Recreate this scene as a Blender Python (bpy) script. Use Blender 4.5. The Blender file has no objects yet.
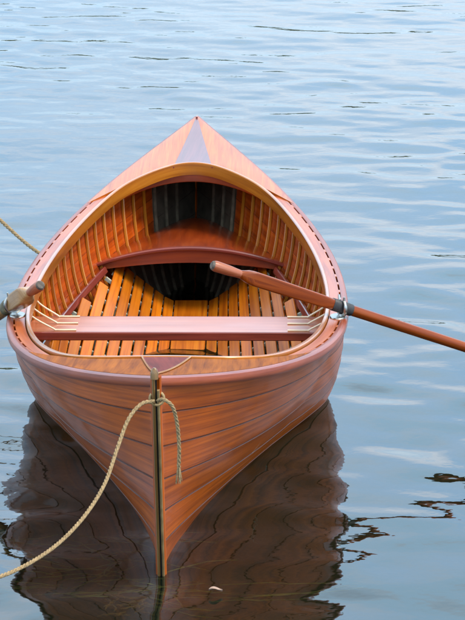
import bpy, math, random
import numpy as np
from mathutils import Vector, Matrix, noise as mnoise
random.seed(7)
rng = np.random.default_rng(11)
SC = bpy.context.scene
COL = SC.collection
PI = math.pi
V = Vector

# ------------------------------------------------------------------ materials
def nodes(name):
    m = bpy.data.materials.new(name); m.use_nodes = True
    nt = m.node_tree; b = nt.nodes['Principled BSDF']
    return m, nt, b

def add(nt, kind, **kw):
    n = nt.nodes.new(kind)
    for k, v in kw.items():
        if k.startswith('i_'):
            key = k[2:]
            key = int(key) if key.isdigit() else key.replace('_', ' ')
            n.inputs[key].default_value = v
        else:
            setattr(n, k, v)
    return n

def ramp(nt, fac, stops):
    r = nt.nodes.new('ShaderNodeValToRGB')
    e = r.color_ramp.elements
    e[0].position = stops[0][0]; e[0].color = (*stops[0][1], 1)
    e[1].position = stops[-1][0]; e[1].color = (*stops[-1][1], 1)
    for p, c in stops[1:-1]:
        x = e.new(p); x.color = (*c, 1)
    nt.links.new(fac, r.inputs[0])
    return r.outputs[0]

def wood(name, dark, mid, light, rough=.35, coat=.8, coat_rough=.08, gs=(2.2, 55), tint=.35, bump=.08, spec=.4):
    """varnished wood: grain stretched along the UV u axis (metres)"""
    m, nt, b = nodes(name)
    L = nt.links.new
    uv = add(nt, 'ShaderNodeUVMap')
    at = add(nt, 'ShaderNodeAttribute', attribute_name='tint')
    mp = add(nt, 'ShaderNodeMapping'); mp.inputs['Scale'].default_value = (gs[0], gs[1], 1)
    L(uv.outputs[0], mp.inputs[0])
    of = add(nt, 'ShaderNodeVectorMath', operation='ADD')
    sc = add(nt, 'ShaderNodeVectorMath', operation='SCALE'); sc.inputs['Scale'].default_value = 37.
    L(at.outputs['Vector'], sc.inputs[0]); L(mp.outputs[0], of.inputs[0]); L(sc.outputs[0], of.inputs[1])
    n1 = add(nt, 'ShaderNodeTexNoise', i_Scale=1., i_Detail=5., i_Roughness=.6, i_Distortion=.6)
    L(of.outputs[0], n1.inputs['Vector'])
    mp2 = add(nt, 'ShaderNodeMapping'); mp2.inputs['Scale'].default_value = (gs[0]*2, gs[1]*5, 1)
    L(uv.outputs[0], mp2.inputs[0])
    n2 = add(nt, 'ShaderNodeTexNoise', i_Scale=1., i_Detail=3.)
    L(mp2.outputs[0], n2.inputs['Vector'])
    mx = add(nt, 'ShaderNodeMath', operation='MULTIPLY_ADD'); mx.inputs[1].default_value = .3
    L(n2.outputs[0], mx.inputs[0]); L(n1.outputs[0], mx.inputs[2])
    sub = add(nt, 'ShaderNodeMath', operation='SUBTRACT'); sub.inputs[1].default_value = .15
    L(mx.outputs[0], sub.inputs[0])
    c = ramp(nt, sub.outputs[0], [(.3, dark), (.52, mid), (.72, light)])
    # large soft mottling
    tc = add(nt, 'ShaderNodeTexCoord')
    n3 = add(nt, 'ShaderNodeTexNoise', i_Scale=5., i_Detail=3.)
    L(tc.outputs['Object'], n3.inputs['Vector'])
    # brightness = 1 + tint*(t-.5) + .25*(n3-.5)
    a1 = add(nt, 'ShaderNodeMath', operation='MULTIPLY_ADD'); a1.inputs[1].default_value = tint; a1.inputs[2].default_value = 1 - tint/2
    L(at.outputs['Fac'], a1.inputs[0])
    a2 = add(nt, 'ShaderNodeMath', operation='MULTIPLY_ADD'); a2.inputs[1].default_value = .5
    L(n3.outputs[0], a2.inputs[0]); L(a1.outputs[0], a2.inputs[2])
    a3 = add(nt, 'ShaderNodeMath', operation='SUBTRACT'); a3.inputs[1].default_value = .25
    L(a2.outputs[0], a3.inputs[0])
    vm = add(nt, 'ShaderNodeVectorMath', operation='SCALE')
    L(c, vm.inputs[0]); L(a3.outputs[0], vm.inputs['Scale'])
    L(vm.outputs[0], b.inputs['Base Color'])
    b.inputs['Roughness'].default_value = rough
    b.inputs['Specular IOR Level'].default_value = spec
    b.inputs['Coat Weight'].default_value = coat
    nr = add(nt, 'ShaderNodeTexNoise', i_Scale=9., i_Detail=4.)
    L(tc.outputs['Object'], nr.inputs['Vector'])
    mr = add(nt, 'ShaderNodeMapRange'); mr.inputs[3].default_value = coat_rough*.6; mr.inputs[4].default_value = coat_rough*1.7
    L(nr.outputs[0], mr.inputs[0]); L(mr.outputs[0], b.inputs['Coat Roughness'])
    bp = add(nt, 'ShaderNodeBump', i_Strength=bump, i_Distance=.002)
    L(sub.outputs[0], bp.inputs['Height']); L(bp.outputs[0], b.inputs['Normal'])
    n4 = add(nt, 'ShaderNodeTexNoise', i_Scale=3.5, i_Detail=2.)
    L(tc.outputs['Object'], n4.inputs['Vector'])
    bp2 = add(nt, 'ShaderNodeBump', i_Strength=.25, i_Distance=.006)
    L(n4.outputs[0], bp2.inputs['Height']); L(bp2.outputs[0], b.inputs['Coat Normal'])
    return m

def plain(name, col, rough=.5, metal=0., var=.3, scale=20., coat=0., spec=.5, bump=.0):
    m, nt, b = nodes(name)
    L = nt.links.new
    tc = add(nt, 'ShaderNodeTexCoord')
    n = add(nt, 'ShaderNodeTexNoise', i_Scale=scale, i_Detail=5.)
    L(tc.outputs['Object'], n.inputs['Vector'])
    lo = tuple(c*(1-var) for c in col); hi = tuple(min(1, c*(1+var)) for c in col)
    L(ramp(nt, n.outputs[0], [(.3, lo), (.7, hi)]), b.inputs['Base Color'])
    b.inputs['Roughness'].default_value = rough; b.inputs['Metallic'].default_value = metal
    b.inputs['Coat Weight'].default_value = coat; b.inputs['Specular IOR Level'].default_value = spec
    if bump:
        bp = add(nt, 'ShaderNodeBump', i_Strength=bump, i_Distance=.003)
        L(n.outputs[0], bp.inputs['Height']); L(bp.outputs[0], b.inputs['Normal'])
    return m

M = {}
M['hull'] = wood('varnished_hull', (0.1976, 0.0320, 0.0012), (0.4056, 0.0770, 0.0024), (0.5304, 0.1150, 0.0048), gs=(1.1, 60), tint=.35, coat=.24, coat_rough=.07, spec=.1)
M['rail_out'] = wood('dark_outwale', (.16, .028, .010), (.25, .048, .015), (.32, .07, .022), coat_rough=.14, coat=.3, tint=.2, spec=.15)
M['groove'] = plain('dark_seam', (.07, .018, .008), .6)
M['inner'] = wood('inner_cedar', (0.1625, 0.0202, 0.0010), (0.3375, 0.0482, 0.0020), (0.4250, 0.0762, 0.0030), gs=(2, 30), tint=.5, rough=.4, coat=.4, spec=.2)
M['rib'] = wood('spruce_rib', (0.2534, 0.0688, 0.0029), (0.3643, 0.1147, 0.0058), (0.4277, 0.1529, 0.0115), gs=(3, 60), tint=.3, coat=.35, spec=.2)
M['slat'] = wood('floor_cedar', (0.2271, 0.0450, 0.0018), (0.4281, 0.1125, 0.0026), (0.5067, 0.1620, 0.0062), gs=(1.4, 48), tint=.45, rough=.45, coat=.2, spec=.15, coat_rough=.15)
M['pgrey'] = plain('pale_bilge_paint', (.36, .36, .28), .6, var=.3, scale=30, bump=.2)
M['grey'] = plain('grey_brown_rib', (.13, .10, .065), .6, var=.35, scale=30, bump=.2, spec=.05)  # duller, darker tone for the ribs towards the far end
M['inner_dark'] = plain('dark_brown_planking', (.085, .066, .045), .6, var=.4, scale=14, bump=.2, spec=.05)  # darker brown tone for inner planking at both ends and below the far seat
M['rail'] = wood('mahogany_rail', (0.2420, 0.0432, 0.0064), (0.3850, 0.0816, 0.0104), (0.4730, 0.1200, 0.0176), coat_rough=.12, coat=.32, spec=.2, tint=.2)
M['rub'] = wood('dark_mahogany', (.12, .018, .012), (.2, .03, .018), (.28, .05, .028), coat_rough=.12, tint=.2)
M['coam'] = wood('ash_coaming', (0.2550, 0.0723, 0.0050), (0.3740, 0.1190, 0.0080), (0.4420, 0.1615, 0.0140), tint=.1, coat_rough=.15)
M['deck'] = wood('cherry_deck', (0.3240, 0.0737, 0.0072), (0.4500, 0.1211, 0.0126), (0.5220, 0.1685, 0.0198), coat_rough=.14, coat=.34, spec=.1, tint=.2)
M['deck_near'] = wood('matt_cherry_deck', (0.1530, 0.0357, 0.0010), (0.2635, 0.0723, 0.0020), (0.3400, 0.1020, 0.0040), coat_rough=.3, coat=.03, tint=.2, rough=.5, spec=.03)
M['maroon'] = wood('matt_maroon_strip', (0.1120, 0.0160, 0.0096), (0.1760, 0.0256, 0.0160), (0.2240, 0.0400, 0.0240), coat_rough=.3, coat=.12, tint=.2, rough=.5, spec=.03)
M['walnut'] = wood('walnut_strip', (0.1120, 0.0280, 0.0280), (0.1600, 0.0400, 0.0384), (0.2080, 0.0520, 0.0480), coat_rough=.12, coat=.45, tint=.1)
M['pale'] = wood('pale_inlay', (.45, .24, .12), (.60, .36, .18), (.70, .45, .26), tint=.1)
M['seat'] = wood('cherry_seat', (0.3600, 0.1020, 0.0455), (0.4464, 0.1428, 0.0665), (0.5040, 0.1768, 0.0910), gs=(1.2, 30), coat=.75, coat_rough=.16, spec=.3, tint=.2)
M['seat_red'] = wood('red_seat', (0.1674, 0.0216, 0.0032), (0.2790, 0.0392, 0.0040), (0.3534, 0.0608, 0.0064), gs=(2, 18), coat_rough=.10, tint=.2)
M['oar'] = wood('cherry_oar', (0.1210, 0.0195, 0.0018), (0.2057, 0.0372, 0.0036), (0.2541, 0.0572, 0.0065), gs=(1.5, 60), tint=.2, coat_rough=.15, coat=.28, spec=.12)
M['tan'] = wood('tan_oar', (.24, .11, .035), (.38, .20, .075), (.46, .27, .12), gs=(1.5, 60), tint=.2, coat=.3, coat_rough=.2)  # paler tan tone for the left oar's loom and shaft
M['grip'] = wood('worn_grip', (0.2100, 0.0490, 0.0160), (0.3150, 0.0840, 0.0320), (0.3750, 0.1330, 0.0720), tint=.2, coat=.2, rough=.5)
M['endgrain'] = plain('grip_end', (.09, .075, .06), .8, var=.5, scale=90)
M['leather'] = plain('black_leather', (.022, .022, .024), .55, var=.6, scale=60, bump=.5)
M['olive'] = plain('olive_leather', (.10, .085, .045), .6, var=.4, scale=60, bump=.4)
M['brass'] = plain('aged_brass', (.36, .24, .11), .5, .5, var=.35, scale=25)
M['olivewood'] = wood('weathered_stem', (.10, .050, .014), (.17, .088, .025), (.23, .13, .045), tint=.1, coat=.3, coat_rough=.3)
M['black'] = plain('black_line', (.012, .010, .010), .5)
M['chrome'] = plain('polished_metal', (.42, .41, .38), .32, 1., var=.12, scale=14)
M['cream'] = plain('cream_rod', (.75, .62, .42), .35, var=.1, coat=.5)
M['rope'] = plain('manila_rope', (.27, .19, .10), .9, var=.4, scale=160, spec=.1, bump=.5)
M['weed'] = plain('pond_weed', (.20, .19, .045), .6, var=.6, scale=12)
M['weedbrown'] = plain('brown_weed', (.22, .11, .03), .6, var=.6, scale=20)
M['leaf'] = plain('pale_leaf', (.30, .20, .15), .6, var=.25, scale=60)

# ------------------------------------------------------------------ object helpers
def tag(o, label=None, cat=None, group=None, kind=None):
    if label: o['label'] = label
    if cat: o['category'] = cat
    if group: o['group'] = group
    if kind: o['kind'] = kind
    return o

class MB:
    """collects verts / quads with uv, tint and material index"""
    def __init__(s): s.v = []; s.f = []; s.uv = []; s.t = []; s.m = []
    def grid(s, P, UV=None, tint=None, mi=0, flip=False, close=False):
        tint = random.random() if tint is None else tint
        base = len(s.v); n = len(P); k = len(P[0])
        for r in P: s.v += [tuple(p) for p in r]
        if UV is None:
            UV = []
            ru = 0
            for i in range(n):
                if i: ru += (V(P[i][0]) - V(P[i-1][0])).length
                rv = 0; row = []
                for j in range(k):
                    if j: rv += (V(P[i][j]) - V(P[i][j-1])).length
                    row.append((ru, rv))
                UV.append(row)
        def fe(a, b, c, d, uvs, m):
            if flip: a, b, c, d = d, c, b, a; uvs = uvs[::-1]
            s.f.append((a, b, c, d)); s.uv.append(uvs); s.t.append(tint); s.m.append(m)
        for i in range(n-1):
            for j in range(k-1 if not close else k):
                j2 = (j+1) % k
                u2 = UV[i][j2] if j2 else (UV[i][0][0], UV[i][k-1][1] + .01)
                u3 = UV[i+1][j2] if j2 else (UV[i+1][0][0], UV[i+1][k-1][1] + .01)
                m = mi(i, j) if callable(mi) else mi
                fe(base+i*k+j, base+i*k+j2, base+(i+1)*k+j2, base+(i+1)*k+j, [UV[i][j], u2, u3, UV[i+1][j]], m)
        return base
    def face(s, idx, tint=.5, mi=0):
        s.f.append(tuple(idx)); s.uv.append([(s.v[i][0], s.v[i][1] + s.v[i][2]) for i in idx]); s.t.append(tint); s.m.append(mi)
    def sweep(s, path, sides, ups, prof, tint=None, mi=0, closed=False, scale=None):
        """prof: list of (a,b): offset a along side, b along up"""
        tint = random.random() if tint is None else tint
        P = []
        for i, p in enumerate(path):
            k = scale[i] if scale else (1, 1)
            P.append([V(p) + V(sides[i])*(a*k[0]) + V(ups[i])*(b*k[1]) for a, b in prof])
        if closed: P.append(P[0])
        base = s.grid(P, tint=tint, mi=mi, close=True)
        n = len(P); k = len(prof)
        if not closed:
            m = mi(0, 0) if callable(mi) else mi
            s.face([base + j for j in range(k)][::-1], tint, m)
            s.face([base + (n-1)*k + j for j in range(k)], tint, m)
    def tube(s, path, r, seg=8, tint=.5, mi=0):
        rs = r if isinstance(r, (list, tuple)) else [r]*len(path)
        S, U = frames(path)
        prof = [(math.cos(2*PI*j/seg), math.sin(2*PI*j/seg)) for j in range(seg)]
        s.sweep(path, S, U, prof, tint, mi, scale=[(x, x) for x in rs])
    def build(s, name, mats, parent=None, angle=35, fix=True):
        me = bpy.data.meshes.new(name)
        me.from_pydata(s.v, [], s.f)
        if not isinstance(mats, (list, tuple)): mats = [mats]
        for m in mats: me.materials.append(m)
        uvl = me.uv_layers.new(name='UVMap')
        flat = np.array([c for f in s.uv for uv in f for c in uv], dtype=np.float32)
        uvl.data.foreach_set('uv', flat)
        at = me.attributes.new('tint', 'FLOAT', 'FACE')
        at.data.foreach_set('value', np.array(s.t, dtype=np.float32))
        me.polygons.foreach_set('material_index', np.array(s.m, dtype=np.int32))
        me.polygons.foreach_set('use_smooth', np.ones(len(s.f), dtype=bool))
        me.update()
        if fix:
            import bmesh
            bm = bmesh.new(); bm.from_mesh(me)
            bmesh.ops.recalc_face_normals(bm, faces=bm.faces)
            bm.to_mesh(me); bm.free()
        me.set_sharp_from_angle(angle=math.radians(angle))
        o = bpy.data.objects.new(name, me); COL.objects.link(o)
        if parent: o.parent = parent
        return o

def frames(path, up0=(0, 0, 1)):
    path = [V(p) for p in path]
    T = []
    for i in range(len(path)):
        a = path[max(i-1, 0)]; b = path[min(i+1, len(path)-1)]
        T.append((b - a).normalized())
    u = V(up0)
    if abs(u.dot(T[0])) > .9: u = V((1, 0, 0))
    S, U = [], []
    for t in T:
        sd = t.cross(u).normalized(); u = sd.cross(t).normalized()
        S.append(sd); U.append(u.copy())
    return S, U

def spline(pts, n=12):
    pts = [V(p) for p in pts]
    P = [pts[0]*2 - pts[1]] + pts + [pts[-1]*2 - pts[-2]]
    out = []
    for i in range(1, len(P)-2):
        for k in range(n):
            t = k/n; a, b, c, d = P[i-1:i+3]
            out.append(.5*((2*b) + (c-a)*t + (2*a-5*b+4*c-d)*t*t + (3*b-a-3*c+d)*t**3))
    out.append(pts[-1])
    return out

def rect(w, h, c=.0015):
    """chamfered rectangle, a in [-w/2,w/2], b in [0,h]"""
    x = w/2
    return [(-x+c, 0), (x-c, 0), (x, c), (x, h-c), (x-c, h), (-x+c, h), (-x, h-c), (-x, c)]

# ------------------------------------------------------------------ boat lines (metres, local frame: -y is the near stem)
HL = 4.5509/2
ZM, ZN, ZF, PZ = .3474, .599, .5607, 2.047
B, U0 = .513, -.0631
ZB = -.12
RAKE = .34
def bw(y):
    u = y/HL
    if u < U0: t = min(1, (U0-u)/(1+U0)); r = max(0, 1 - t**2.227)**1.108
    else: t = min(1, (u-U0)/(1-U0)); r = max(0, 1 - t**2.253)**1.064
    return B*r
def zs(y):
    u = y/HL
    return ZM + ((ZN if u < 0 else ZF)-ZM)*min(1.05, abs(u))**PZ
def zk(w): return ZB + .10*max(0, w)**2.2
def ye(v, far):
    zt = ZF if far else ZN
    zb = zk(1) if far else ZB
    z = zb + v*(zt-zb)
    return HL - RAKE*max(0, 1-z/zt)**1.08
def wl(y):
    a = math.sqrt(y*y + .01) - .1
    return .452*max(0, 1 - a/1.90)**(1.55 if y < 0 else 1.0)
_kc = {}
def kk(w):
    key = round(w, 4)
    if key in _kc: return _kc[key]
    a = min(abs(w), .97)
    sg = 1 if w >= 0 else -1
    y0 = a*(HL-RAKE)
    r = wl(sg*y0)/max(1e-4, bw(sg*a*HL)); r = min(.90 if sg > 0 else .95, max(.05, r))
    zS = zs(sg*a*HL); v0 = -zk(w)/(zS-zk(w))
    m = 3.0 - 1.9*min(1, a*3) if sg < 0 else 3. - 1.2*min(1, a*1.3)
    base = 1-(1-v0)**m
    _kc[key] = (m, math.log(r)/math.log(base))
    return _kc[key]
def H(w, v):
    far = w >= 0
    y = w*ye(v, far)
    yS = w*HL
    z = zk(w) + (zs(yS)-zk(w))*v
    m, k = kk(w)
    F = max(0, 1-(1-v)**m)**k
    keel = .012*(1-abs(w))
    x = bw(yS)*F + keel*(1-v)
    return V((x, y, z))
def N(w, v):
    e = 1e-3
    v0, v1 = max(0.002, v-e), min(1, v+e)
    w0, w1 = max(-1, w-e), min(1, w+e)
    n = (H(w1, v)-H(w0, v)).cross(H(w, v1)-H(w, v0))
    if n.length < 1e-12: return V((1, 0, 0))
    n.normalize()
    return n if n.x > 0 or (abs(n.x) < .3 and n.z < 0) else -n
def HI(w, v, off):           # inner surface at offset
    p = H(w, v) - N(w, v)*off
    p.x = max(p.x, .0005)
    return p
def vy(y, z):                # (w,v) of hull at given y,z
    w = y/HL; v = .5
    for _ in range(12):
        zS = zs(w*HL); v = min(1, max(0, (z-zk(w))/(zS-zk(w))))
        w = max(-1, min(1, y/ye(v, y >= 0)))
    return w, v
def ix(y, z, off=.012):
    w, v = vy(y, z)
    return HI(w, v, off).x

CAMX, DIST, YAW = -.0346, 10.1787, 1.4014
BM = Matrix.Translation((CAMX, DIST, 0)) @ Matrix.Rotation(math.radians(-YAW), 4, 'Z')
def BW(p): return BM @ V(p)
boat = bpy.data.objects.new('rowboat', None); COL.objects.link(boat)
boat.matrix_world = BM; boat.empty_display_size = .2
tag(boat, 'varnished wooden rowing boat with slatted floor, pink-brown thwart and pointed ends, afloat on the lake', 'rowing boat')

NP_ = 7
WS = [-1 + 2*i/150 for i in range(151)]
# outer planking: each plank a fair strip with a slim dark seam in between
mb = MB()
vs = []; tags = []
for j in range(NP_):
    a = j/NP_; b_ = (j+1)/NP_
    g = .0058
    if j > 0: vs.append((a, -.0030, 1)); vs.append((a+g, .0, 0))
    else: vs.append((0, 0, 0))
    for q in (.2, .4, .6, .8): vs.append((a+(b_-a)*q, .0, 0))
    if j < NP_-1: vs.append((b_-g*.35, .0010, 1))
    else: vs.append((1, 0, 0))
for sg in (1, -1):
    prow = []
    for w in WS:
        row = []
        for v, off, _ in vs:
            p = H(w, v) + N(w, v)*off
            p.x = max(p.x, .004)
            row.append(V((p.x*sg, p.y, p.z)))
        prow.append(row)
    # split in planks for tint
    i0 = 0
    for j in range(NP_):
        cnt = 6 if j in (0, NP_-1) else 7
        if NP_ == 1: cnt = 5
        seg = [r[i0:i0+cnt] for r in prow]
        t = random.random()
        mb.grid(seg, tint=t, mi=0)
        if j < NP_-1:
            gs_ = [r[i0+cnt-1:i0+cnt+1] for r in prow]
            mb.grid(gs_, tint=.5, mi=1)
        i0 += cnt
bot = [[V((-.004 if False else -max(H(w, 0).x, .004), H(w, 0).y, zk(w))), V((max(H(w, 0).x, .004), H(w, 0).y, zk(w)))] for w in WS]
mb.grid(bot)
hull = mb.build('hull_planking', [M['hull'], M['groove']], boat, angle=30)

# inner planking
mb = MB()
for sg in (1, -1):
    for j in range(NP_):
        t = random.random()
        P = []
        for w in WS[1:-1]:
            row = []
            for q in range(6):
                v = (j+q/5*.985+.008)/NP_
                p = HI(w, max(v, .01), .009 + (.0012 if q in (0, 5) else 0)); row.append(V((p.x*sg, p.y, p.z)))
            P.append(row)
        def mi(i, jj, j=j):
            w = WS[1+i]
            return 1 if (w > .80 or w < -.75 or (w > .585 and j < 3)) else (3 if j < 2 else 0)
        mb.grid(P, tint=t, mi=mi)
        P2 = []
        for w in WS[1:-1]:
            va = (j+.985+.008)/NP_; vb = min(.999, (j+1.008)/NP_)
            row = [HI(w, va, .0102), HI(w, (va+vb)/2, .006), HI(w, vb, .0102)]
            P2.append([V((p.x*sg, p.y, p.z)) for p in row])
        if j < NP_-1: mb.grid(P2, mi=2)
mb.build('inner_planking', [M['inner'], M['inner_dark'], M['groove'], M['pgrey']], boat)

# ribs
yr = -1.69
ribs_y = []
while yr < 1.98: ribs_y.append(yr); yr += .096
slots_y = [-1.69 + .120*i for i in range(31)]
for y in ribs_y:
    w = y/(HL-.12)
    mb = MB()
    path = []; S = []; U = []
    K = 26
    vv = [(.012 + (.955-.012)*(k/K)**1.4) for k in range(K+1)]
    for sg, seq in ((-1, vv[::-1]), (1, vv)):
        for v in seq:
            p = HI(w, v, .0075); n = N(w, v)
            path.append(V((p.x*sg, p.y, p.z))); U.append(V((-n.x*sg, 0, -n.z)).normalized()); S.append(V((0, 1, 0)))
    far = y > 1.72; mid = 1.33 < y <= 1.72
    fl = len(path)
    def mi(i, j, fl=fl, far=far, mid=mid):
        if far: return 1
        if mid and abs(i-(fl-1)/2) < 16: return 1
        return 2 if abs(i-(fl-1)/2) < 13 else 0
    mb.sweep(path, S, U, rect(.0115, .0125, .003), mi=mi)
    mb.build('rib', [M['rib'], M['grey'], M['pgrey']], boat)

# floor slats laid over the ribs
RZ = lambda y: .125 + (.072 if y > 0 else .045)*(y/1.2)**2          # riser height
def sstep(a, b_, x):
    t = min(1, max(0, (x-a)/(b_-a))); return t*t*(3-2*t)
YF0, YF1 = -1.48, 1.32
def zc(y): return -.088 + .118*sstep(-.2, 1.5, y)*1.06 + .11*sstep(-.2, -1.4, y)
def fa_(y): return .10 + .70*sstep(.0, 1.3, y) + .45*sstep(-.3, -1.3, y)
_ix = {}
def ixc(y, z):
    k_ = (round(y, 2), round(z, 3))
    if k_ not in _ix: _ix[k_] = ix(y, z, .024)
    return _ix[k_]
_fs = {}
def fsec(y):                 # floor section: shallow dish that runs up onto the ribs along the bilge
    k_ = round(y, 3)
    if k_ in _fs: return _fs[k_]
    a = fa_(y); zz = [-.095 + i*.012 for i in range(30)]; hx = [ixc(y, z) for z in zz]
    out = []; g = 0; px = pz = None
    for i in range(0, 260):
        x = i*.002
        z1 = zc(y) + a*(math.sqrt(max(0, x-.058)**2+.0009)-.03)
        z2 = -1
        if x > hx[0]:
            for q in range(29):
                if hx[q] <= x <= hx[q+1]:
                    z2 = zz[q] + (zz[q+1]-zz[q])*(x-hx[q])/max(1e-6, hx[q+1]-hx[q]); break
            else: break
        z = max(z1, z2) if z2 > -1 else z1
        z = .5*(z1+z2+math.sqrt((z1-z2)**2+.0002)) if z2 > -1 else z1
        if px is not None: g += math.hypot(x-px, z-pz)
        px, pz = x, z
        out.append((g, x, z))
        if z > .34: break
    _fs[k_] = out
    return out
def fpt(y, g, full=False):
    sc_ = fsec(y)
    for a, b_ in zip(sc_, sc_[1:]):
        if b_[0] >= g:
            t = (g-a[0])/max(1e-9, b_[0]-a[0])
            p = V((a[1]+(b_[1]-a[1])*t, y, a[2]+(b_[2]-a[2])*t)); sl_ = (b_[2]-a[2])/max(1e-6, b_[1]-a[1])
            return (p, sl_) if full else p
    p = V((9, y, 9)); return (p, 0) if full else p
def ok(p): return p.z < RZ(p.y) - .012 - .022*sstep(1.05, 1.2, p.y)
mb = MB()
yy = [YF0 + (YF1-YF0)*i/60 for i in range(61)]
mb.sweep([V((0, y, zc(y))) for y in yy], [V((1, 0, 0))]*61, [V((0, 0, 1))]*61, rect(.118, .010, .002), tint=.35)
mb.build('floorboard', M['slat'], boat)
PITCH = .0435
for sg in (1, -1):
    for k in range(13):
        g = .062 + PITCH/2 + k*PITCH
        pp = [fpt(y, g) for y in yy]
        good = [ok(p) for p in pp]
        run = []; best = []
        for p, o_ in zip(pp, good):
            if o_: run.append(p)
            else:
                if len(run) > len(best): best = run
                run = []
        if len(run) > len(best): best = run
        if len(best) < 6: continue
        U = []
        for p in best:
            sl_ = fpt(p.y, g, True)[1]; U.append(V((-sl_*sg, 0, 1)).normalized())
        path = [V((p.x*sg, p.y, p.z)) for p in best]
        S = [V((0, 1, 0)).cross(u).normalized() for u in U]
        mb = MB(); mb.sweep(path, S, U, rect(PITCH-.0068, .009, .002))
        mb.build('floorboard', M['slat'], boat)
# bearers that carry the floor, one over each rib
for y in ribs_y:
    if not (YF0 < y < YF1): continue
    xs_ = [.0]; 
    while xs_[-1] < .45:
        p = fpt(y, xs_[-1]+.02)
        if not p.z < RZ(y)-.01 or p.x+.004 > ix(y, p.z-.013, .004): break
        xs_.append(xs_[-1]+.02)
    gs_ = [-x for x in xs_[:0:-1]] + xs_
    path = []; U = []
    for g in gs_:
        p, sl_ = fpt(y, abs(g), True); sl_ *= (1 if g >= 0 else -1)
        path.append(V((math.copysign(p.x, g), y, p.z))); U.append(V((-sl_, 0, 1)).normalized())
    mb = MB(); mb.sweep(path, [V((0, 1, 0))]*len(path), U, [(-.009, -.012), (.009, -.012), (.009, -.001), (-.009, -.001)])
    mb.build('floor_bearer', M['pgrey'], boat)

# seat risers
for sg in (1, -1):
    path = []; S = []; U = []
    for i in range(60):
        y = -1.2 + 2.36*i/59
        z = RZ(y) - .018; w, v = vy(y, z)
        p = HI(w, v, .019); n = N(w, v)
        path.append(V((p.x*sg, p.y, p.z))); u = V((-n.x*sg, 0, -n.z)).normalized(); U.append(u)
        S.append(V((0, 1, 0)).cross(u).normalized())
    mb = MB(); mb.sweep(path, S, U, rect(.024, .017, .003)); mb.build('seat_riser', M['rub'], boat)

# gunwale: outwale, inwale with spacer blocks (long thin slots between)
GT = .006
def gx(y, off): return max(bw(y) - off, .002)
for sg in (1, -1):
    ys = [HL*(-1 + 2*i/140)*.997 for i in range(141)]
    path = [V((sg*bw(y), y, zs(y)-.020)) for y in ys]
    S = []
    for i in range(len(ys)):
        t = (path[min(i+1, 140)]-path[max(0, i-1)]).normalized()
        S.append(V((t.y, -t.x, 0)).normalized()*sg if True else None)
    S = [s_ if s_.x*sg > 0 else -s_ for s_ in S]
    U = [V((0, 0, 1))]*len(ys)
    # rounded outwale
    prof = [(-.009, 0), (.006, -.002), (.011, .004), (.0125, .013), (.011, .021), (.006, .0255), (-.006, .027), (-.009, .026)]
    mb = MB(); mb.sweep(path, S, U, prof, tint=.5, scale=[(1, 1)]*len(ys))
    mb.build('outwale', M['rail_out'], boat)
    # inwale
    ys2 = [-1.62 + 3.44*i/110 for i in range(111)]
    mb = MB()
    p3 = [V((sg*(bw(y)-.0325), y, zs(y)-.020)) for y in ys2]
    S3 = [V((sg, 0, 0))]*len(ys2)
    mb.sweep(p3, S3, [V((0, 0, 1))]*len(ys2), [(-.0135, 0), (.018, 0), (.018, .0265), (-.0115, .0265), (-.0135, .024)], tint=.5)
    for ri in range(len(slots_y)-1):
        y = slots_y[ri]
        y0, y1 = y-.017, y+.017
        yy = [y0+(y1-y0)*k/3 for k in range(4)]
        if y < -1.16 or y > 1.36: yy = [y-.017+.122*k/4 for k in range(5)]
        pb = [V((sg*(bw(t)-.0115), t, zs(t)-.018)) for t in yy]
        mb.sweep(pb, [V((sg, 0, 0))]*len(yy), [V((0, 0, 1))]*len(yy), rect(.0075, .0238, .001), tint=.5)
    mb.build('inwale', M['rail'], boat)

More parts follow.
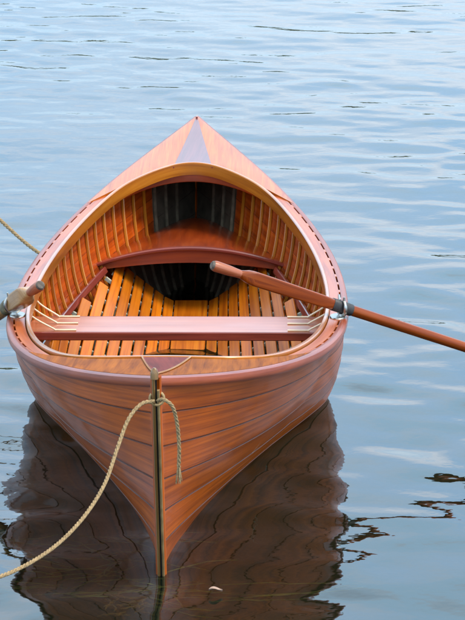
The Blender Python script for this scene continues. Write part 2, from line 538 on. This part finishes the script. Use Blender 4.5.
# decks and coaming
CROWN = .034
def crown(y, s, yc):
    k = min(1, max(0, (HL-abs(y))/(HL-abs(yc))))
    return (CROWN if yc > 0 else .010)*(1-abs(s)**1.6)*k**.8
def deck(far):
    sgy = 1 if far else -1
    yc, ysd = (1.60, 1.22) if far else (-1.47, -1.19)
    NS, NR = 48, 26
    def yo(s): return yc - (yc-ysd)*abs(s)**(2.6 if far else 5.)
    def pt(s, r, lift=0):
        y = yo(s) + (sgy*(HL-.006) - yo(s))*r
        x = s*max(.001, bw(y)-.001)
        return V((x, y, zs(y) + GT + .0018 - .0008*abs(s)**8 + lift + crown(y, s, yc)))
    mb = MB()
    for half in (1, -1):
        P = [[pt(half*i/(NS/2), r/NR) for r in range(NR+1)] for i in range(int(NS/2)+1)]
        Q = [[p - V((0, 0, .006)) for p in row] for row in P]
        UV = [[(p.y, p.x*half + .3*half) for p in row] for row in P]
        mb.grid([[a_[0], b_[0]] for a_, b_ in zip(P, Q)], tint=.5)
        mb.grid(P, UV=UV, tint=.3 if half > 0 else .7); mb.grid(Q, UV=UV, flip=True)
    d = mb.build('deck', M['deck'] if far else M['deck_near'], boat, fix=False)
    if not far: d['label'] = 'near pointed deck behind the brass-faced stem'
    # centre strip (king plank), triangular
    mb = MB(); e1 = MB()
    hw = .066
    P, E1, E2 = [], [], []
    for r in range(NR+1):
        t = r/NR*.985
        k = (1-t)*hw
        def q(x, r=t):
            y = yo(0) + (sgy*(HL-.02)-yo(0))*r - sgy*.0
            s = x/max(.01, bw(y)-.001)
            s = max(-1, min(1, s))
            return V((x, y, zs(y)+GT+.0045+crown(y, s, yc)))
        P.append([q(k*j/4) for j in range(-4, 5)])
        E1.append(q(k)); E2.append(q(-k))
    mb.grid(P)
    mb.grid([[p-V((0, 0, .003)) for p in r_] for r_ in P], flip=True)
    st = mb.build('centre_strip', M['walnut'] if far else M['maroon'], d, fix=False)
    if not far:
        for E in (E1, E2, [V((x*hw/4, E1[0].y, E1[0].z)) for x in range(-4, 5)]):
            if len(E) > 9: pass
            e1.tube([p+V((0, 0, .0008)) for p in E], .0026, 6)
        e1.build('inlay_line', M['pale'], d)
    else:
        # small dark pin at the tip
        e1.tube([V((0, HL-.055, ZF+.005)), V((0, HL-.055, ZF+.0105))], .0045, 10)
        e1.build('flag_socket', M['rub'], d)
    # edge loop for coaming
    loop = []
    for i in range(-60, 61):
        s = i/60
        p = pt(s, 0); lim = bw(p.y)-.047
        if abs(p.x) <= lim: loop.append(V((p.x, p.y, p.z)))
    # beam under deck
    mb = MB()
    for off in ((.03,) if far else (.03,)):
        pth = []
        for i in range(-14, 15):
            y = (yc if far else yc)
            s = i/14*(.99 if far else .86)
            x = s*(ix(ysd + (yc-ysd)*.45, zs(yc)-.05)) if True else 0
            yy_ = yc - (yc-ysd)*abs(s)**2*.55 + sgy*.012
            pth.append(V((x, yy_, zs(yy_)-.062 + (CROWN if far else .01)*(1-s*s))))
        mb.sweep(pth, [V((0, 1, 0))]*29, [V((0, 0, 1))]*29, rect(.018, .045, .002), tint=.4)
    mb.build('deck_beam', M['seat_red'], boat)
    return loop
lf = deck(True); ln = deck(False)
# coaming loop: far arch (left->right), right side down, near arch (right->left), left side up
loop = list(lf)
yR0, yR1 = lf[-1].y, ln[-1].y
for i in range(1, 60):
    y = yR0 + (yR1-yR0)*i/60
    a = min(1, i/6, (60-i)/6)
    loop.append(V((bw(y)-.047, y, zs(y)+GT+.001)))
loop += list(ln[::-1])
for i in range(1, 60):
    y = yR1 + (yR0-yR1)*i/60
    loop.append(V((-(bw(y)-.047), y, zs(y)+GT+.001)))
# smooth the loop
A = np.array([list(p) for p in loop])
for _ in range(60): A = .5*A + .25*np.roll(A, 1, 0) + .25*np.roll(A, -1, 0)
loop = [V(a) for a in A]
n = len(loop); S = []
for i in range(n):
    t = (loop[(i+1) % n]-loop[i-1]).normalized(); s_ = V((t.y, -t.x, 0)).normalized()
    S.append(s_)
mb = MB()
prof = [(-.0055, -.040), (.0055, -.040), (.0065, -.036), (.0065, .0035), (.004, .006), (-.004, .006), (-.0065, .0035), (-.0065, -.036)]
mb.sweep([p+V((0, 0, 0)) for p in loop], S, [V((0, 0, 1))]*n, prof, tint=.5, closed=True)
co_ = mb.build('coaming', M['coam'], boat)
for x_ in (-.072, .068):
    i_ = min(range(len(lf)), key=lambda i: abs(loop[i].x-x_))
    q = loop[i_] + V((0, 0, -.004)); mb = MB()
    mb.tube([q + V((0, -.0055, 0)), q + V((0, -.0085, 0))], .0032, 10)
    mb.build('screw_head', M['rub'], co_)

# stems
def stem(far):
    sg = 1 if far else -1
    zt = ZF if far else ZN
    pts = []
    for i in range(24):
        z = ZB + (zt + (-.004 if far else .008) - ZB)*i/23
        y = HL - RAKE*max(0, 1-z/zt)**1.08 + .004
        pts.append(V((0, sg*y, z)))
    S, U = [], []
    for i in range(24):
        t = (pts[min(23, i+1)]-pts[max(0, i-1)]).normalized()
        u = V((0, sg, 0)); u = (u - t*u.dot(t)).normalized(); U.append(u); S.append(V((1, 0, 0)))
    mb = MB()
    mb.sweep(pts, S, U, [(-.014, -.003), (.014, -.003), (.0135, .004), (.009, .010), (-.009, .010), (-.0135, .004)], tint=.5)
    st = mb.build('stem', M['hull'], boat)
    if not far:
        mb = MB(); pa = pts + [V((0, pts[-1].y-.001, zt+.022))]; S2 = S+[S[-1]]; U2 = U+[U[-1]]
        mb.sweep([p+u*.009 for p, u in zip(pa, U2)], S2, U2, [(-.0095, 0), (-.0015, 0), (-.0015, .007), (-.004, .010), (-.0085, .008), (-.0095, .005)], tint=.5)
        # rounded head
        hp = pa[-1]
        mb.tube([hp+V((-.003, -.012, -.02)), hp+V((-.003, -.012, -.006)), hp+V((-.003, -.012, .004)), hp+V((-.003, -.012, .0085))], [.010, .010, .0075, .003], 12)
        mb.build('stem_cap', M['olivewood'], st)
        mb = MB(); mb.sweep([p+u*.0095 for p, u in zip(pts, U)], S, U, [(-.0012, 0), (.0028, 0), (.0028, .0045), (-.0012, .0045)])
        mb.build('stem_groove', M['black'], st)
        mb = MB(); mb.sweep([p+u*.0095 for p, u in zip(pts[:-1], U)], S, U, [(.003, 0), (.0095, 0), (.0095, .006), (.007, .0085), (.003, .008)], tint=.5)
        mb.build('brass_band', M['brass'], st)
        # rope eye
        mb = MB()
        hc = V((0.002, -HL+.04, .545))
        ring = [hc + V((.017*math.cos(a), -.028, .017*math.sin(a)))for a in [2*PI*i/16 for i in range(17)]]
        mb.tube(ring, .004, 8); mb.build('rope_eye', M['brass'], st)
stem(True); stem(False)

# near thwart with pale bent rods at both ends
SY0, SY1, SZ = .055, .285, .205
mb = MB()
P = []
ny = 10
rows = []
yy = [SY0+(SY1-SY0)*k/ny for k in range(ny+1)]
def sx(y): return ix(y, SZ-.01, .012)
nx = 40
TOP = [[V((sx(y)*(-1+2*i/nx), y, SZ)) for i in range(nx+1)] for y in yy]
BOT = [[p-V((0, 0, .026)) for p in r] for r in TOP]
UVt = [[(p.x, p.y) for p in r] for r in TOP]
mb.grid(TOP, UV=UVt, tint=.5, flip=True); mb.grid(BOT, UV=UVt, tint=.5)
thw = mb.build('thwart', M['seat'], boat, fix=False)
mb = MB()
for yk, sgn in ((SY0, -1), (SY1, 1)):
    xw = sx(yk)
    pa = [V((xw*(-1+2*i/20)*.998, yk+sgn*.004, SZ-.0275)) for i in range(21)]
    mb.sweep(pa, [V((0, 1, 0))]*21, [V((0, 0, 1))]*21, rect(.009, .0275, .0028), tint=.5)
mb.build('thwart_edge', M['rub'], thw)
for sg in (1, -1):
    for k in range(3):
        y = SY0 + .012 + k*(SY1-SY0-.024)/2
        x0 = .338
        p0 = V((sg*x0, y, SZ+.003)); p1 = V((sg*(x0+.06), y, SZ+.003))
        xe = ix(y+.02, SZ+.055, .022)
        xe2 = ix(y+.05, SZ+.10, .019)
        pth = spline([p0, p1, V((sg*(x0+.075), y, SZ+.008)), V((sg*(xe), y+.015, SZ+.052)), V((sg*xe2, y+.03, SZ+.10))], 6)
        mb = MB(); mb.tube(pth, .0030, 8); mb.build('bent_rod', M['cream'], thw)

# far arched seat
mb = MB()
F0, F1 = 1.17, 1.88
def fz(x, y, hw_): return .205 + (.062-.058*(y-F0))*(1-(x/hw_)**2) + .02*max(0, (y-F0))
T2 = []
for k in range(15):
    y = F0 + (F1-F0)*k/14
    hw_ = ix(y, .225, .006)
    T2.append([V((hw_*(-1+2*i/30), y, fz(hw_*(-1+2*i/30), y, hw_))) for i in range(31)])
UV2 = [[(p.y*1.0, p.x) for p in r] for r in T2]
for (a, b_, t) in ((0, 8, .4), (8, 12, .75), (12, 18, .5), (18, 22, .85), (22, 30, .35)):
    mb.grid([r[a:b_+1] for r in T2], UV=[r[a:b_+1] for r in UV2], tint=t, flip=True)
mb.grid([[p-V((0, 0, .014)) for p in r] for r in T2], UV=UV2, tint=.5)
fs = mb.build('arched_seat', M['seat_red'], boat, fix=False)
hw_ = ix(F0, .225, .006)
mb = MB()
pa = [V((hw_*.998*(-1+2*i/40), F0-.004, fz(hw_*(-1+2*i/40), F0, hw_)-.012)) for i in range(41)]
S4 = [V((0, -1, 0))]*41
mb.sweep(pa, S4, [V((0, 0, 1))]*41, [(-.006, 0), (.008, 0), (.012, .004), (.012, .010), (.008, .014), (-.006, .0145)], tint=.6)
mb.build('seat_lip', M['rub'], fs)
mb = MB()
pa = [V((hw_*.985*(-1+2*i/40), F0+.012, fz(hw_*(-1+2*i/40), F0, hw_)-.013)) for i in range(41)]
mb.sweep(pa, S4, [V((0, 0, 1))]*41, [(-.006, -.045), (.006, -.045), (.006, 0), (-.006, 0)], tint=.6,
         scale=[(1, 1 - .75*abs(-1+2*i/40)**2.2) for i in range(41)])
mb.build('seat_apron', M['seat_red'], fs)

# oarlocks
OLR = V((.4985, -.455, .395)); OLL = V((-.497, -.440, .400))
def oarlock(c, d):
    """c: centre of the oar inside the horns, d: oar axis (unit)"""
    sgx = 1 if c.x > 0 else -1
    base_z = zs(c.y)+.008
    e = bpy.data.objects.new('oarlock', None); COL.objects.link(e); e.parent = boat; e.location = (c.x, c.y, base_z)
    o = V((c.x, c.y, base_z))
    mb = MB()
    pl = []
    # oval socket plate on the gunwale
    ring = [(math.cos(a), math.sin(a)) for a in [2*PI*i/20 for i in range(20)]]
    bx = -.012*sgx
    P = [[V((bx+r*x*.024, r*y*.042, z)) for x, y in ring] for r, z in ((1, -.004), (1, .001), (.93, .0035), (.02, .004))]
    mb.grid(P, close=True)
    mb.tube([V((0, 0, .0)), V((0, 0, .010))], [.012, .010], 12)
    mb.build('socket_plate', M['chrome'], e)
    mb = MB()
    mb.tube([V((0, 0, -.05)), V((0, 0, .006)), V((0, 0, c.z-base_z-.026))], [.006, .006, .0085], 10)
    hx = d.copy(); hx.z = 0; hx.normalize(); side = V((-hx.y, hx.x, 0))
    R = .0265
    arc = []
    for i in range(21):
        a = math.radians(-235 + 290*i/20)
        arc.append(V((0, 0, c.z-base_z)) + side*(R*math.cos(a)) + V((0, 0, R*math.sin(a))))
    tips = [arc[0]+V((0, 0, .012))+side*(arc[0].dot(side))*.1] + arc + [arc[-1]+V((0, 0, .014))+side*(arc[-1].dot(side))*.25]
    mb.tube(tips, [.003]+[.0045]*3+[.006]*15+[.0045]*3+[.003], 10)
    mb.build('oarlock_horns', M['chrome'], e)

def oar(grip, pivot, name_label, total, leather, mat_l, flat):
    g = V(grip); p = V(pivot); d = (p-g).normalized(); inb = (p-g).length
    root = bpy.data.objects.new('oar', None); COL.objects.link(root)
    S0 = d.cross(V((0, 0, 1))).normalized(); U0_ = S0.cross(d).normalized()
    mw = Matrix((( d.x, S0.x, U0_.x, g.x), (d.y, S0.y, U0_.y, g.y), (d.z, S0.z, U0_.z, g.z), (0, 0, 0, 1)))
    root.matrix_world = BM @ mw
    tag(root, name_label, 'oar', 'oars')
    def loft(stations, name, mat, parent, seg=20, tint=.5):
        mb = MB(); P = []
        for x, a, b_, sq in stations:
            row = []
            for i in range(seg):
                t = 2*PI*i/seg; c_, s_ = math.cos(t), math.sin(t)
                e_ = 2/sq
                row.append(V((x, a*math.copysign(abs(c_)**e_, c_), b_*math.copysign(abs(s_)**e_, s_))))
            P.append(row)
        base = mb.grid(P, tint=tint, close=True)
        n_ = len(P)
        mb.face([base+i for i in range(seg)][::-1], tint); mb.face([base+(n_-1)*seg+i for i in range(seg)], tint)
        return mb.build(name, mat, parent, angle=40)
    loft([(.006, .0145, .0145, 2), (.014, .0165, .0165, 2), (.06, .0155, .0155, 2), (.085, .0135, .0135, 2), (.1, .0125, .0125, 2)], 'grip', M['grip'], root)
    loft([(0, .010, .010, 2), (.003, .0135, .0135, 2), (.0065, .0145, .0145, 2)], 'grip_end', M['endgrain'], root)
    l0, l1 = leather
    f = flat
    fa = 1.22 if flat > 1 else 1.
    loft([(.1, .0125, .0125, 2), (.112, .0145, .015, 3), (.128, .0185*fa, .0195*fa, 5), (.145, .0195*fa, .0215*fa, 8), (.16, .0195*fa, .0215*fa, 9), (.22, .0190*fa, .0212*fa, 9),
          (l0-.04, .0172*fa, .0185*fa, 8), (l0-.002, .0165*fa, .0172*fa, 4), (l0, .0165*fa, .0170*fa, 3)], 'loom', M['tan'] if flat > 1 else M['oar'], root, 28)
    loft([(l0, .0175*fa, .0182*fa, 3), (l0+.004, .0188*fa, .0195*fa, 3), (l1-.004, .0182*fa, .0187*fa, 2.4), (l1, .0172*fa, .0177*fa, 2.2)], 'leather_collar', mat_l, root, 24)
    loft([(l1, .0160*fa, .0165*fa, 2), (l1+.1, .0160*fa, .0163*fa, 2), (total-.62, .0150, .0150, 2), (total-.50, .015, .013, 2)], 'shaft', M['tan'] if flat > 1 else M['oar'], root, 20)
    loft([(total-.50, .015, .013, 2), (total-.42, .026, .010, 2), (total-.30, .050, .007, 2.4), (total-.1, .064, .005, 3), (total-.02, .062, .0045, 3), (total, .045, .004, 2.2)], 'blade', M['oar'], root, 24)
    return d
GR = V((.108, -.635, .560)); GL = V((-.398, -.655, .502))
dR = oar(GR, OLR, 'long brown oar with black collar, laid over the right gunwale', 1.85,
         ((OLR-GR).length-.035, (OLR-GR).length+.035), M['leather'], 1)
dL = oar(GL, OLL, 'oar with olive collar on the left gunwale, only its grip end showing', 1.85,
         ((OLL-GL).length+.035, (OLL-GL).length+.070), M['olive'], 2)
oarlock(OLR, dR); oarlock(OLL, dL)

# ------------------------------------------------------------------ camera model (also used to place the ropes on sight lines)
HC, FPX, PITCHD, CYAW = 2.4504, 3280.05, 11.9944, .7207
cam_d = bpy.data.cameras.new('camera'); cam = bpy.data.objects.new('camera', cam_d); COL.objects.link(cam)
cam.location = (0, 0, HC)
cam.rotation_euler = (Matrix.Rotation(math.radians(-CYAW), 3, 'Z') @ Matrix.Rotation(math.radians(90-PITCHD), 3, 'X')).to_euler()
cam_d.sensor_fit = 'HORIZONTAL'; cam_d.sensor_width = 36; cam_d.lens = 36*FPX/465
cam_d.clip_start = .1; cam_d.clip_end = 3000
SC.camera = cam

# ------------------------------------------------------------------ ropes
def rope(path, R, name, mats, fray=False, root=None):
    L_ = [0]
    for a, b_ in zip(path, path[1:]): L_.append(L_[-1] + (b_-a).length)
    step = R*.8; n_ = int(L_[-1]/step)
    pts = []; j = 0
    for i in range(n_+1):
        s_ = L_[-1]*i/n_
        while j < len(L_)-2 and L_[j+1] < s_: j += 1
        t = (s_-L_[j])/max(1e-9, L_[j+1]-L_[j]); pts.append(path[j].lerp(path[j+1], t))
    S, U = frames(pts)
    mb = MB()
    for k in range(3):
        ph = 2*PI*k/3
        P = []
        for i, p in enumerate(pts):
            a = ph + 2*PI*(i*step)/(R*7.5)
            P.append(p + S[i]*(R*.50*math.cos(a)) + U[i]*(R*.50*math.sin(a)))
        mb.tube(P, R*.54, 6, tint=random.random())
    if fray:
        e = pts[-1]
        for k in range(26):
            a = random.random()*2*PI; r = R*random.uniform(.3, 1.6)
            mb.tube([pts[-3], e+V((r*.5*math.cos(a), r*.5*math.sin(a), -.008)), e+V((r*math.cos(a), r*math.sin(a), -random.uniform(.02, .045)))], [.0018, .0013, .0006], 4)
    return mb.build(name, mats, root, fix=False, angle=60)
def W2L(p): return V(p)
# painter: from the stem eye, sweeping down to the left towards the landing
pth = spline([(-.004, -2.30, .547), (-.035, -2.325, .545), (-.065, -2.36, .515), (-.088, -2.42, .462), (-.118, -2.55, .395), (-.170, -2.70, .345),
              (-.238, -2.86, .318), (-.330, -3.02, .310), (-.42, -3.15, .335), (-.50, -3.30, .385), (-.62, -3.6, .47), (-.85, -4.2, .62)], 14)
painter = rope([BW(p) for p in pth], .0050, 'painter_rope', M['rope'])
tag(painter, 'tan rope hanging from the near stem down to the left, with frayed tail', 'rope')
tl = spline([(.006, -2.30, .548), (.022, -2.325, .556), (.043, -2.315, .535), (.054, -2.295, .48), (.0575, -2.285, .42), (.056, -2.275, .372)], 10)
tail = rope([BW(p) for p in tl], .0050, 'rope_tail', M['rope'], fray=True)
tail.parent = painter
# second line on the far left
l2 = spline([(-.437, .55, .345), (-.50, .60, .36), (-.60, .70, .42), (-.74, .86, .52), (-1.0, 1.15, .74), (-1.3, 1.45, 1.0)], 12)
ln2 = rope([BW(p) for p in l2], .0065, 'mooring_line', M['rope'])
tag(ln2, 'thin slack rope reaching the far left gunwale from outside the photo', 'rope')

# ------------------------------------------------------------------ water
def axis(core0, core1, step, far, grow=1.12):
    a = list(np.arange(core0, core1, step))
    s_ = step; x = a[-1]; hi = []
    while x < far: s_ *= grow; x += s_; hi.append(x)
    s_ = step; x = a[0]; lo = []
    while x > -far: s_ *= grow; x -= s_; lo.append(x)
    return np.array(lo[::-1]+a+hi)
gxs = axis(-2.4, 2.4, .017, 600); gys = axis(6.2, 22., .024, 600)
GX, GY = np.meshgrid(gxs, gys, indexing='ij')
Z = np.zeros_like(GX)
def band(n_, l0, l1, slope, dirc, spread):
    out = np.zeros_like(GX)
    for _ in range(n_):
        lam = math.exp(rng.uniform(math.log(l0), math.log(l1))); k = 2*PI/lam
        th = dirc + rng.normal()*spread
        amp = slope/k/math.sqrt(n_/2)
        # gentle domain warp keeps crests short and uneven
        ph = rng.uniform(0, 2*PI)
        wx = GX + .16*np.sin(GY*1.3+ph)+.05*np.sin(GX*3.1+ph*2); wy = GY + .16*np.sin(GX*1.1+ph*3)
        out += amp*np.sin(k*(wx*math.cos(th)+wy*math.sin(th))+ph)
    return out
ENV = np.clip((GY-8)/8, 0, 1)
gust = .75+.35*np.sin(GX*.9+1.2*np.sin(GY*.35))*np.sin(GY*.55+.8*np.sin(GX*.7))
Z += band(22, .9, 2.2, .014, 1.25, .5)*(.8+.3*ENV)
Z += band(34, .22, .65, .050, 1.2, .7)*(1.35-.45*ENV)*gust
Z += band(36, .12, .28, .026, 1.0, 1.0)*(.9-.1*ENV)*gust
dx = np.maximum(np.abs(GX)-2.4, 0); dy = np.maximum(6.2-GY, 0)+np.maximum(GY-22, 0)
Z *= np.exp(-(dx+dy)/6.)
me = bpy.data.meshes.new('water')
nxv, nyv = GX.shape
co = np.stack([GX, GY, Z], -1).reshape(-1, 3).astype(np.float32)
me.vertices.add(len(co)); me.vertices.foreach_set('co', co.ravel())
I, J = np.meshgrid(np.arange(nxv-1), np.arange(nyv-1), indexing='ij')
q = np.stack([I*nyv+J, (I+1)*nyv+J, (I+1)*nyv+J+1, I*nyv+J+1], -1).reshape(-1, 4).astype(np.int32)
me.loops.add(q.size); me.loops.foreach_set('vertex_index', q.ravel())
me.polygons.add(len(q)); me.polygons.foreach_set('loop_start', np.arange(0, q.size, 4, dtype=np.int32))
me.polygons.foreach_set('use_smooth', np.ones(len(q), dtype=bool))
me.update(calc_edges=True)
water = bpy.data.objects.new('water', me); COL.objects.link(water); tag(water, kind='structure')
m = bpy.data.materials.new('lake_water'); m.use_nodes = True; nt = m.node_tree; nt.nodes.clear(); L = nt.links.new
out = nt.nodes.new('ShaderNodeOutputMaterial')
fr = add(nt, 'ShaderNodeFresnel'); fr.inputs[0].default_value = 1.34
gl = add(nt, 'ShaderNodeBsdfGlossy'); gl.inputs['Roughness'].default_value = .02; gl.inputs['Color'].default_value = (1, 1, 1, 1)
tr = add(nt, 'ShaderNodeBsdfTransparent'); tr.inputs['Color'].default_value = (.50, .56, .42, 1)
df = add(nt, 'ShaderNodeBsdfDiffuse'); df.inputs['Color'].default_value = (.008, .014, .008, 1)
mx0 = add(nt, 'ShaderNodeMixShader'); mx0.inputs[0].default_value = .35
L(tr.outputs[0], mx0.inputs[1]); L(df.outputs[0], mx0.inputs[2])
mx = add(nt, 'ShaderNodeMixShader'); L(fr.outputs[0], mx.inputs[0]); L(mx0.outputs[0], mx.inputs[1]); L(gl.outputs[0], mx.inputs[2])
tc = add(nt, 'ShaderNodeTexCoord')
mp = add(nt, 'ShaderNodeMapping'); mp.inputs['Scale'].default_value = (1, .8, 1); L(tc.outputs['Object'], mp.inputs[0])
nz = add(nt, 'ShaderNodeTexNoise', i_Scale=9., i_Detail=3., i_Roughness=.5); L(mp.outputs[0], nz.inputs['Vector'])
bp = add(nt, 'ShaderNodeBump', i_Strength=1., i_Distance=.0018); L(nz.outputs[0], bp.inputs['Height'])
for n_ in (fr, gl): L(bp.outputs[0], n_.inputs['Normal'])
L(mx.outputs[0], out.inputs[0]); me.materials.append(m)

# far wooded shore
mb = MB()
for k, (R_, h0) in enumerate(((420, 17), (520, 27))):
    P = []
    for i in range(241):
        a = -1.5 + 3.0*i/240
        h = h0*(.75 + .35*mnoise.noise(V((a*3+k*9, 0, 0))) + .10*mnoise.noise(V((a*40, k, 0))) + .05*mnoise.noise(V((a*120, k, 3))))
        P.append([V((math.sin(a)*(R_+o), math.cos(a)*(R_+o), z)) for o, z in ((-12, -1.), (-6, h*.4), (0, h*.8), (10, h), (60, h*1.02), (90, -1))])
    mb.grid(P)
hl = mb.build('hills', plain('wooded_hills', (.035, .05, .03), .9, var=.6, scale=.12), fix=False)
tag(hl, kind='structure')

# lake bed
mb = MB()
xs = axis(-4, 4, .25, 620, 1.5); ysb = axis(4, 24, .25, 620, 1.5)
P = [[V((x, y, -.42 - .03*max(0, y-8) + .05*mnoise.noise(V((x, y, 0))) if y < 40 else -1.4)) for y in ysb] for x in xs]
mb.grid(P)
bed = mb.build('lake_bed', plain('mud_bed', (.024, .020, .010), .9, var=.6, scale=2.2), fix=False)
tag(bed, kind='structure')

# pond weed strands just under the surface near the stem
mb = MB()
def strand(x, y, ang, ln_, r=.0022, mi=0):
    pts = []; a = ang
    for i in range(9):
        pts.append(V((x, y, -.008-.004*random.random())))
        x += math.cos(a)*ln_/8; y += math.sin(a)*ln_/8*1.0; a += random.uniform(-.35, .35)
    mb.tube([BW(p) for p in pts], [r*(1-.6*abs(i/4-1)) for i in range(9)], 5, tint=random.random(), mi=mi)
for _ in range(40):
    strand(random.uniform(-.30, .0), random.uniform(-2.15, -1.55), random.choice((0, PI))+random.uniform(-.9, .9), random.uniform(.12, .38))
for _ in range(8):
    strand(random.uniform(-.2, .2), random.uniform(-2.25, -1.95), random.uniform(-.3, .3), random.uniform(.2, .4))
for _ in range(24):
    strand(random.uniform(-.12, -.02), random.uniform(-2.28, -2.1), random.uniform(0, 6.28), random.uniform(.03, .08), .003, 1)
wd = mb.build('pond_weed', [M['weed'], M['weedbrown']], fix=False)
tag(wd, 'thin yellow-green pond weed strands drifting round the foot of the near stem', 'water weed', kind='stuff')

def leaf(x, y, ang, ln_, lab):
    mb = MB(); P = []
    for i in range(9):
        t = i/8; wv = .30*ln_*math.sin(PI*t)**.8+.0005
        P.append([V(((t-.5)*ln_, wv*j, .010+.004*abs(j)+.003*math.sin(t*5))) for j in (-1, -.5, 0, .5, 1)])
    mb.grid(P); mb.grid([[p-V((0, 0, .0012)) for p in r] for r in P], flip=True)
    o = mb.build('floating_leaf', M['leaf'], fix=False)
    c = BW((x, y, 0)); o.location = c; o.rotation_euler = (0, 0, ang); tag(o, lab, 'leaf')
leaf(.145, -2.13, .1, .035, 'small pale leaf floating on the dark reflection right of the near stem')

# ------------------------------------------------------------------ sky, sun
w_ = bpy.data.worlds.new('World'); SC.world = w_; w_.use_nodes = True
nt = w_.node_tree; L = nt.links.new; bg = nt.nodes['Background']
SUN_EL, SUN_AZ = math.radians(54), math.radians(108)      # azimuth measured clockwise from +y (north): 150 = right and behind the camera
sky = add(nt, 'ShaderNodeTexSky', sky_type='NISHITA'); sky.sun_disc = False
sky.sun_elevation = SUN_EL; sky.sun_rotation = SUN_AZ; sky.air_density = 1.0; sky.dust_density = .6; sky.ozone_density = 1.5
tc = add(nt, 'ShaderNodeTexCoord')
mp = add(nt, 'ShaderNodeMapping'); mp.inputs['Scale'].default_value = (2, 2, 7); L(tc.outputs['Generated'], mp.inputs[0])
nz = add(nt, 'ShaderNodeTexNoise', i_Scale=2.2, i_Detail=5., i_Roughness=.55); L(mp.outputs[0], nz.inputs['Vector'])
cr = ramp(nt, nz.outputs[0], [(.45, (0, 0, 0)), (.72, (.5, .5, .5))])
mxc = add(nt, 'ShaderNodeMix', data_type='RGBA'); L(cr, mxc.inputs[0]); tn = add(nt, 'ShaderNodeMix', data_type='RGBA', blend_type='MULTIPLY'); tn.inputs[0].default_value = 1; tn.inputs[7].default_value = (.9, .97, 1.04, 1); L(sky.outputs[0], tn.inputs[6]); hz_s = add(nt, 'ShaderNodeVectorMath', operation='SCALE'); hz_s.inputs['Scale'].default_value = 13.2; hz = add(nt, 'ShaderNodeMix', data_type='RGBA'); hz.inputs[0].default_value = .82; sx_ = add(nt, 'ShaderNodeSeparateXYZ'); L(tc.outputs['Generated'], sx_.inputs[0]); L(ramp(nt, sx_.outputs[2], [(0, (.28, .385, .485)), (.13, (.28, .425, .585)), (.22, (.33, .54, .77)), (.36, (.50, .80, 1.05)), (.55, (.50, .56, .62)), (1, (.42, .42, .42))]), hz_s.inputs[0]); L(hz_s.outputs[0], hz.inputs[7]); L(tn.outputs[2], hz.inputs[6]); L(hz.outputs[2], mxc.inputs[6]); mxc.inputs[7].default_value = (8.2, 8.3, 8.5, 1)
L(mxc.outputs[2], bg.inputs[0]); bg.inputs[1].default_value = .15
sl = bpy.data.lights.new('sun', 'SUN'); so = bpy.data.objects.new('sun', sl); COL.objects.link(so)
sl.energy = 2.3; sl.angle = math.radians(22); sl.color = (1, .90, .76)
dirv = V((math.sin(SUN_AZ)*math.cos(SUN_EL), math.cos(SUN_AZ)*math.cos(SUN_EL), math.sin(SUN_EL)))
so.rotation_euler = dirv.to_track_quat('Z', 'Y').to_euler(); so.location = dirv*20

SC.view_settings.view_transform = 'Standard'; SC.view_settings.look = 'None'; SC.view_settings.gamma = 1
SC.view_settings.exposure = .75
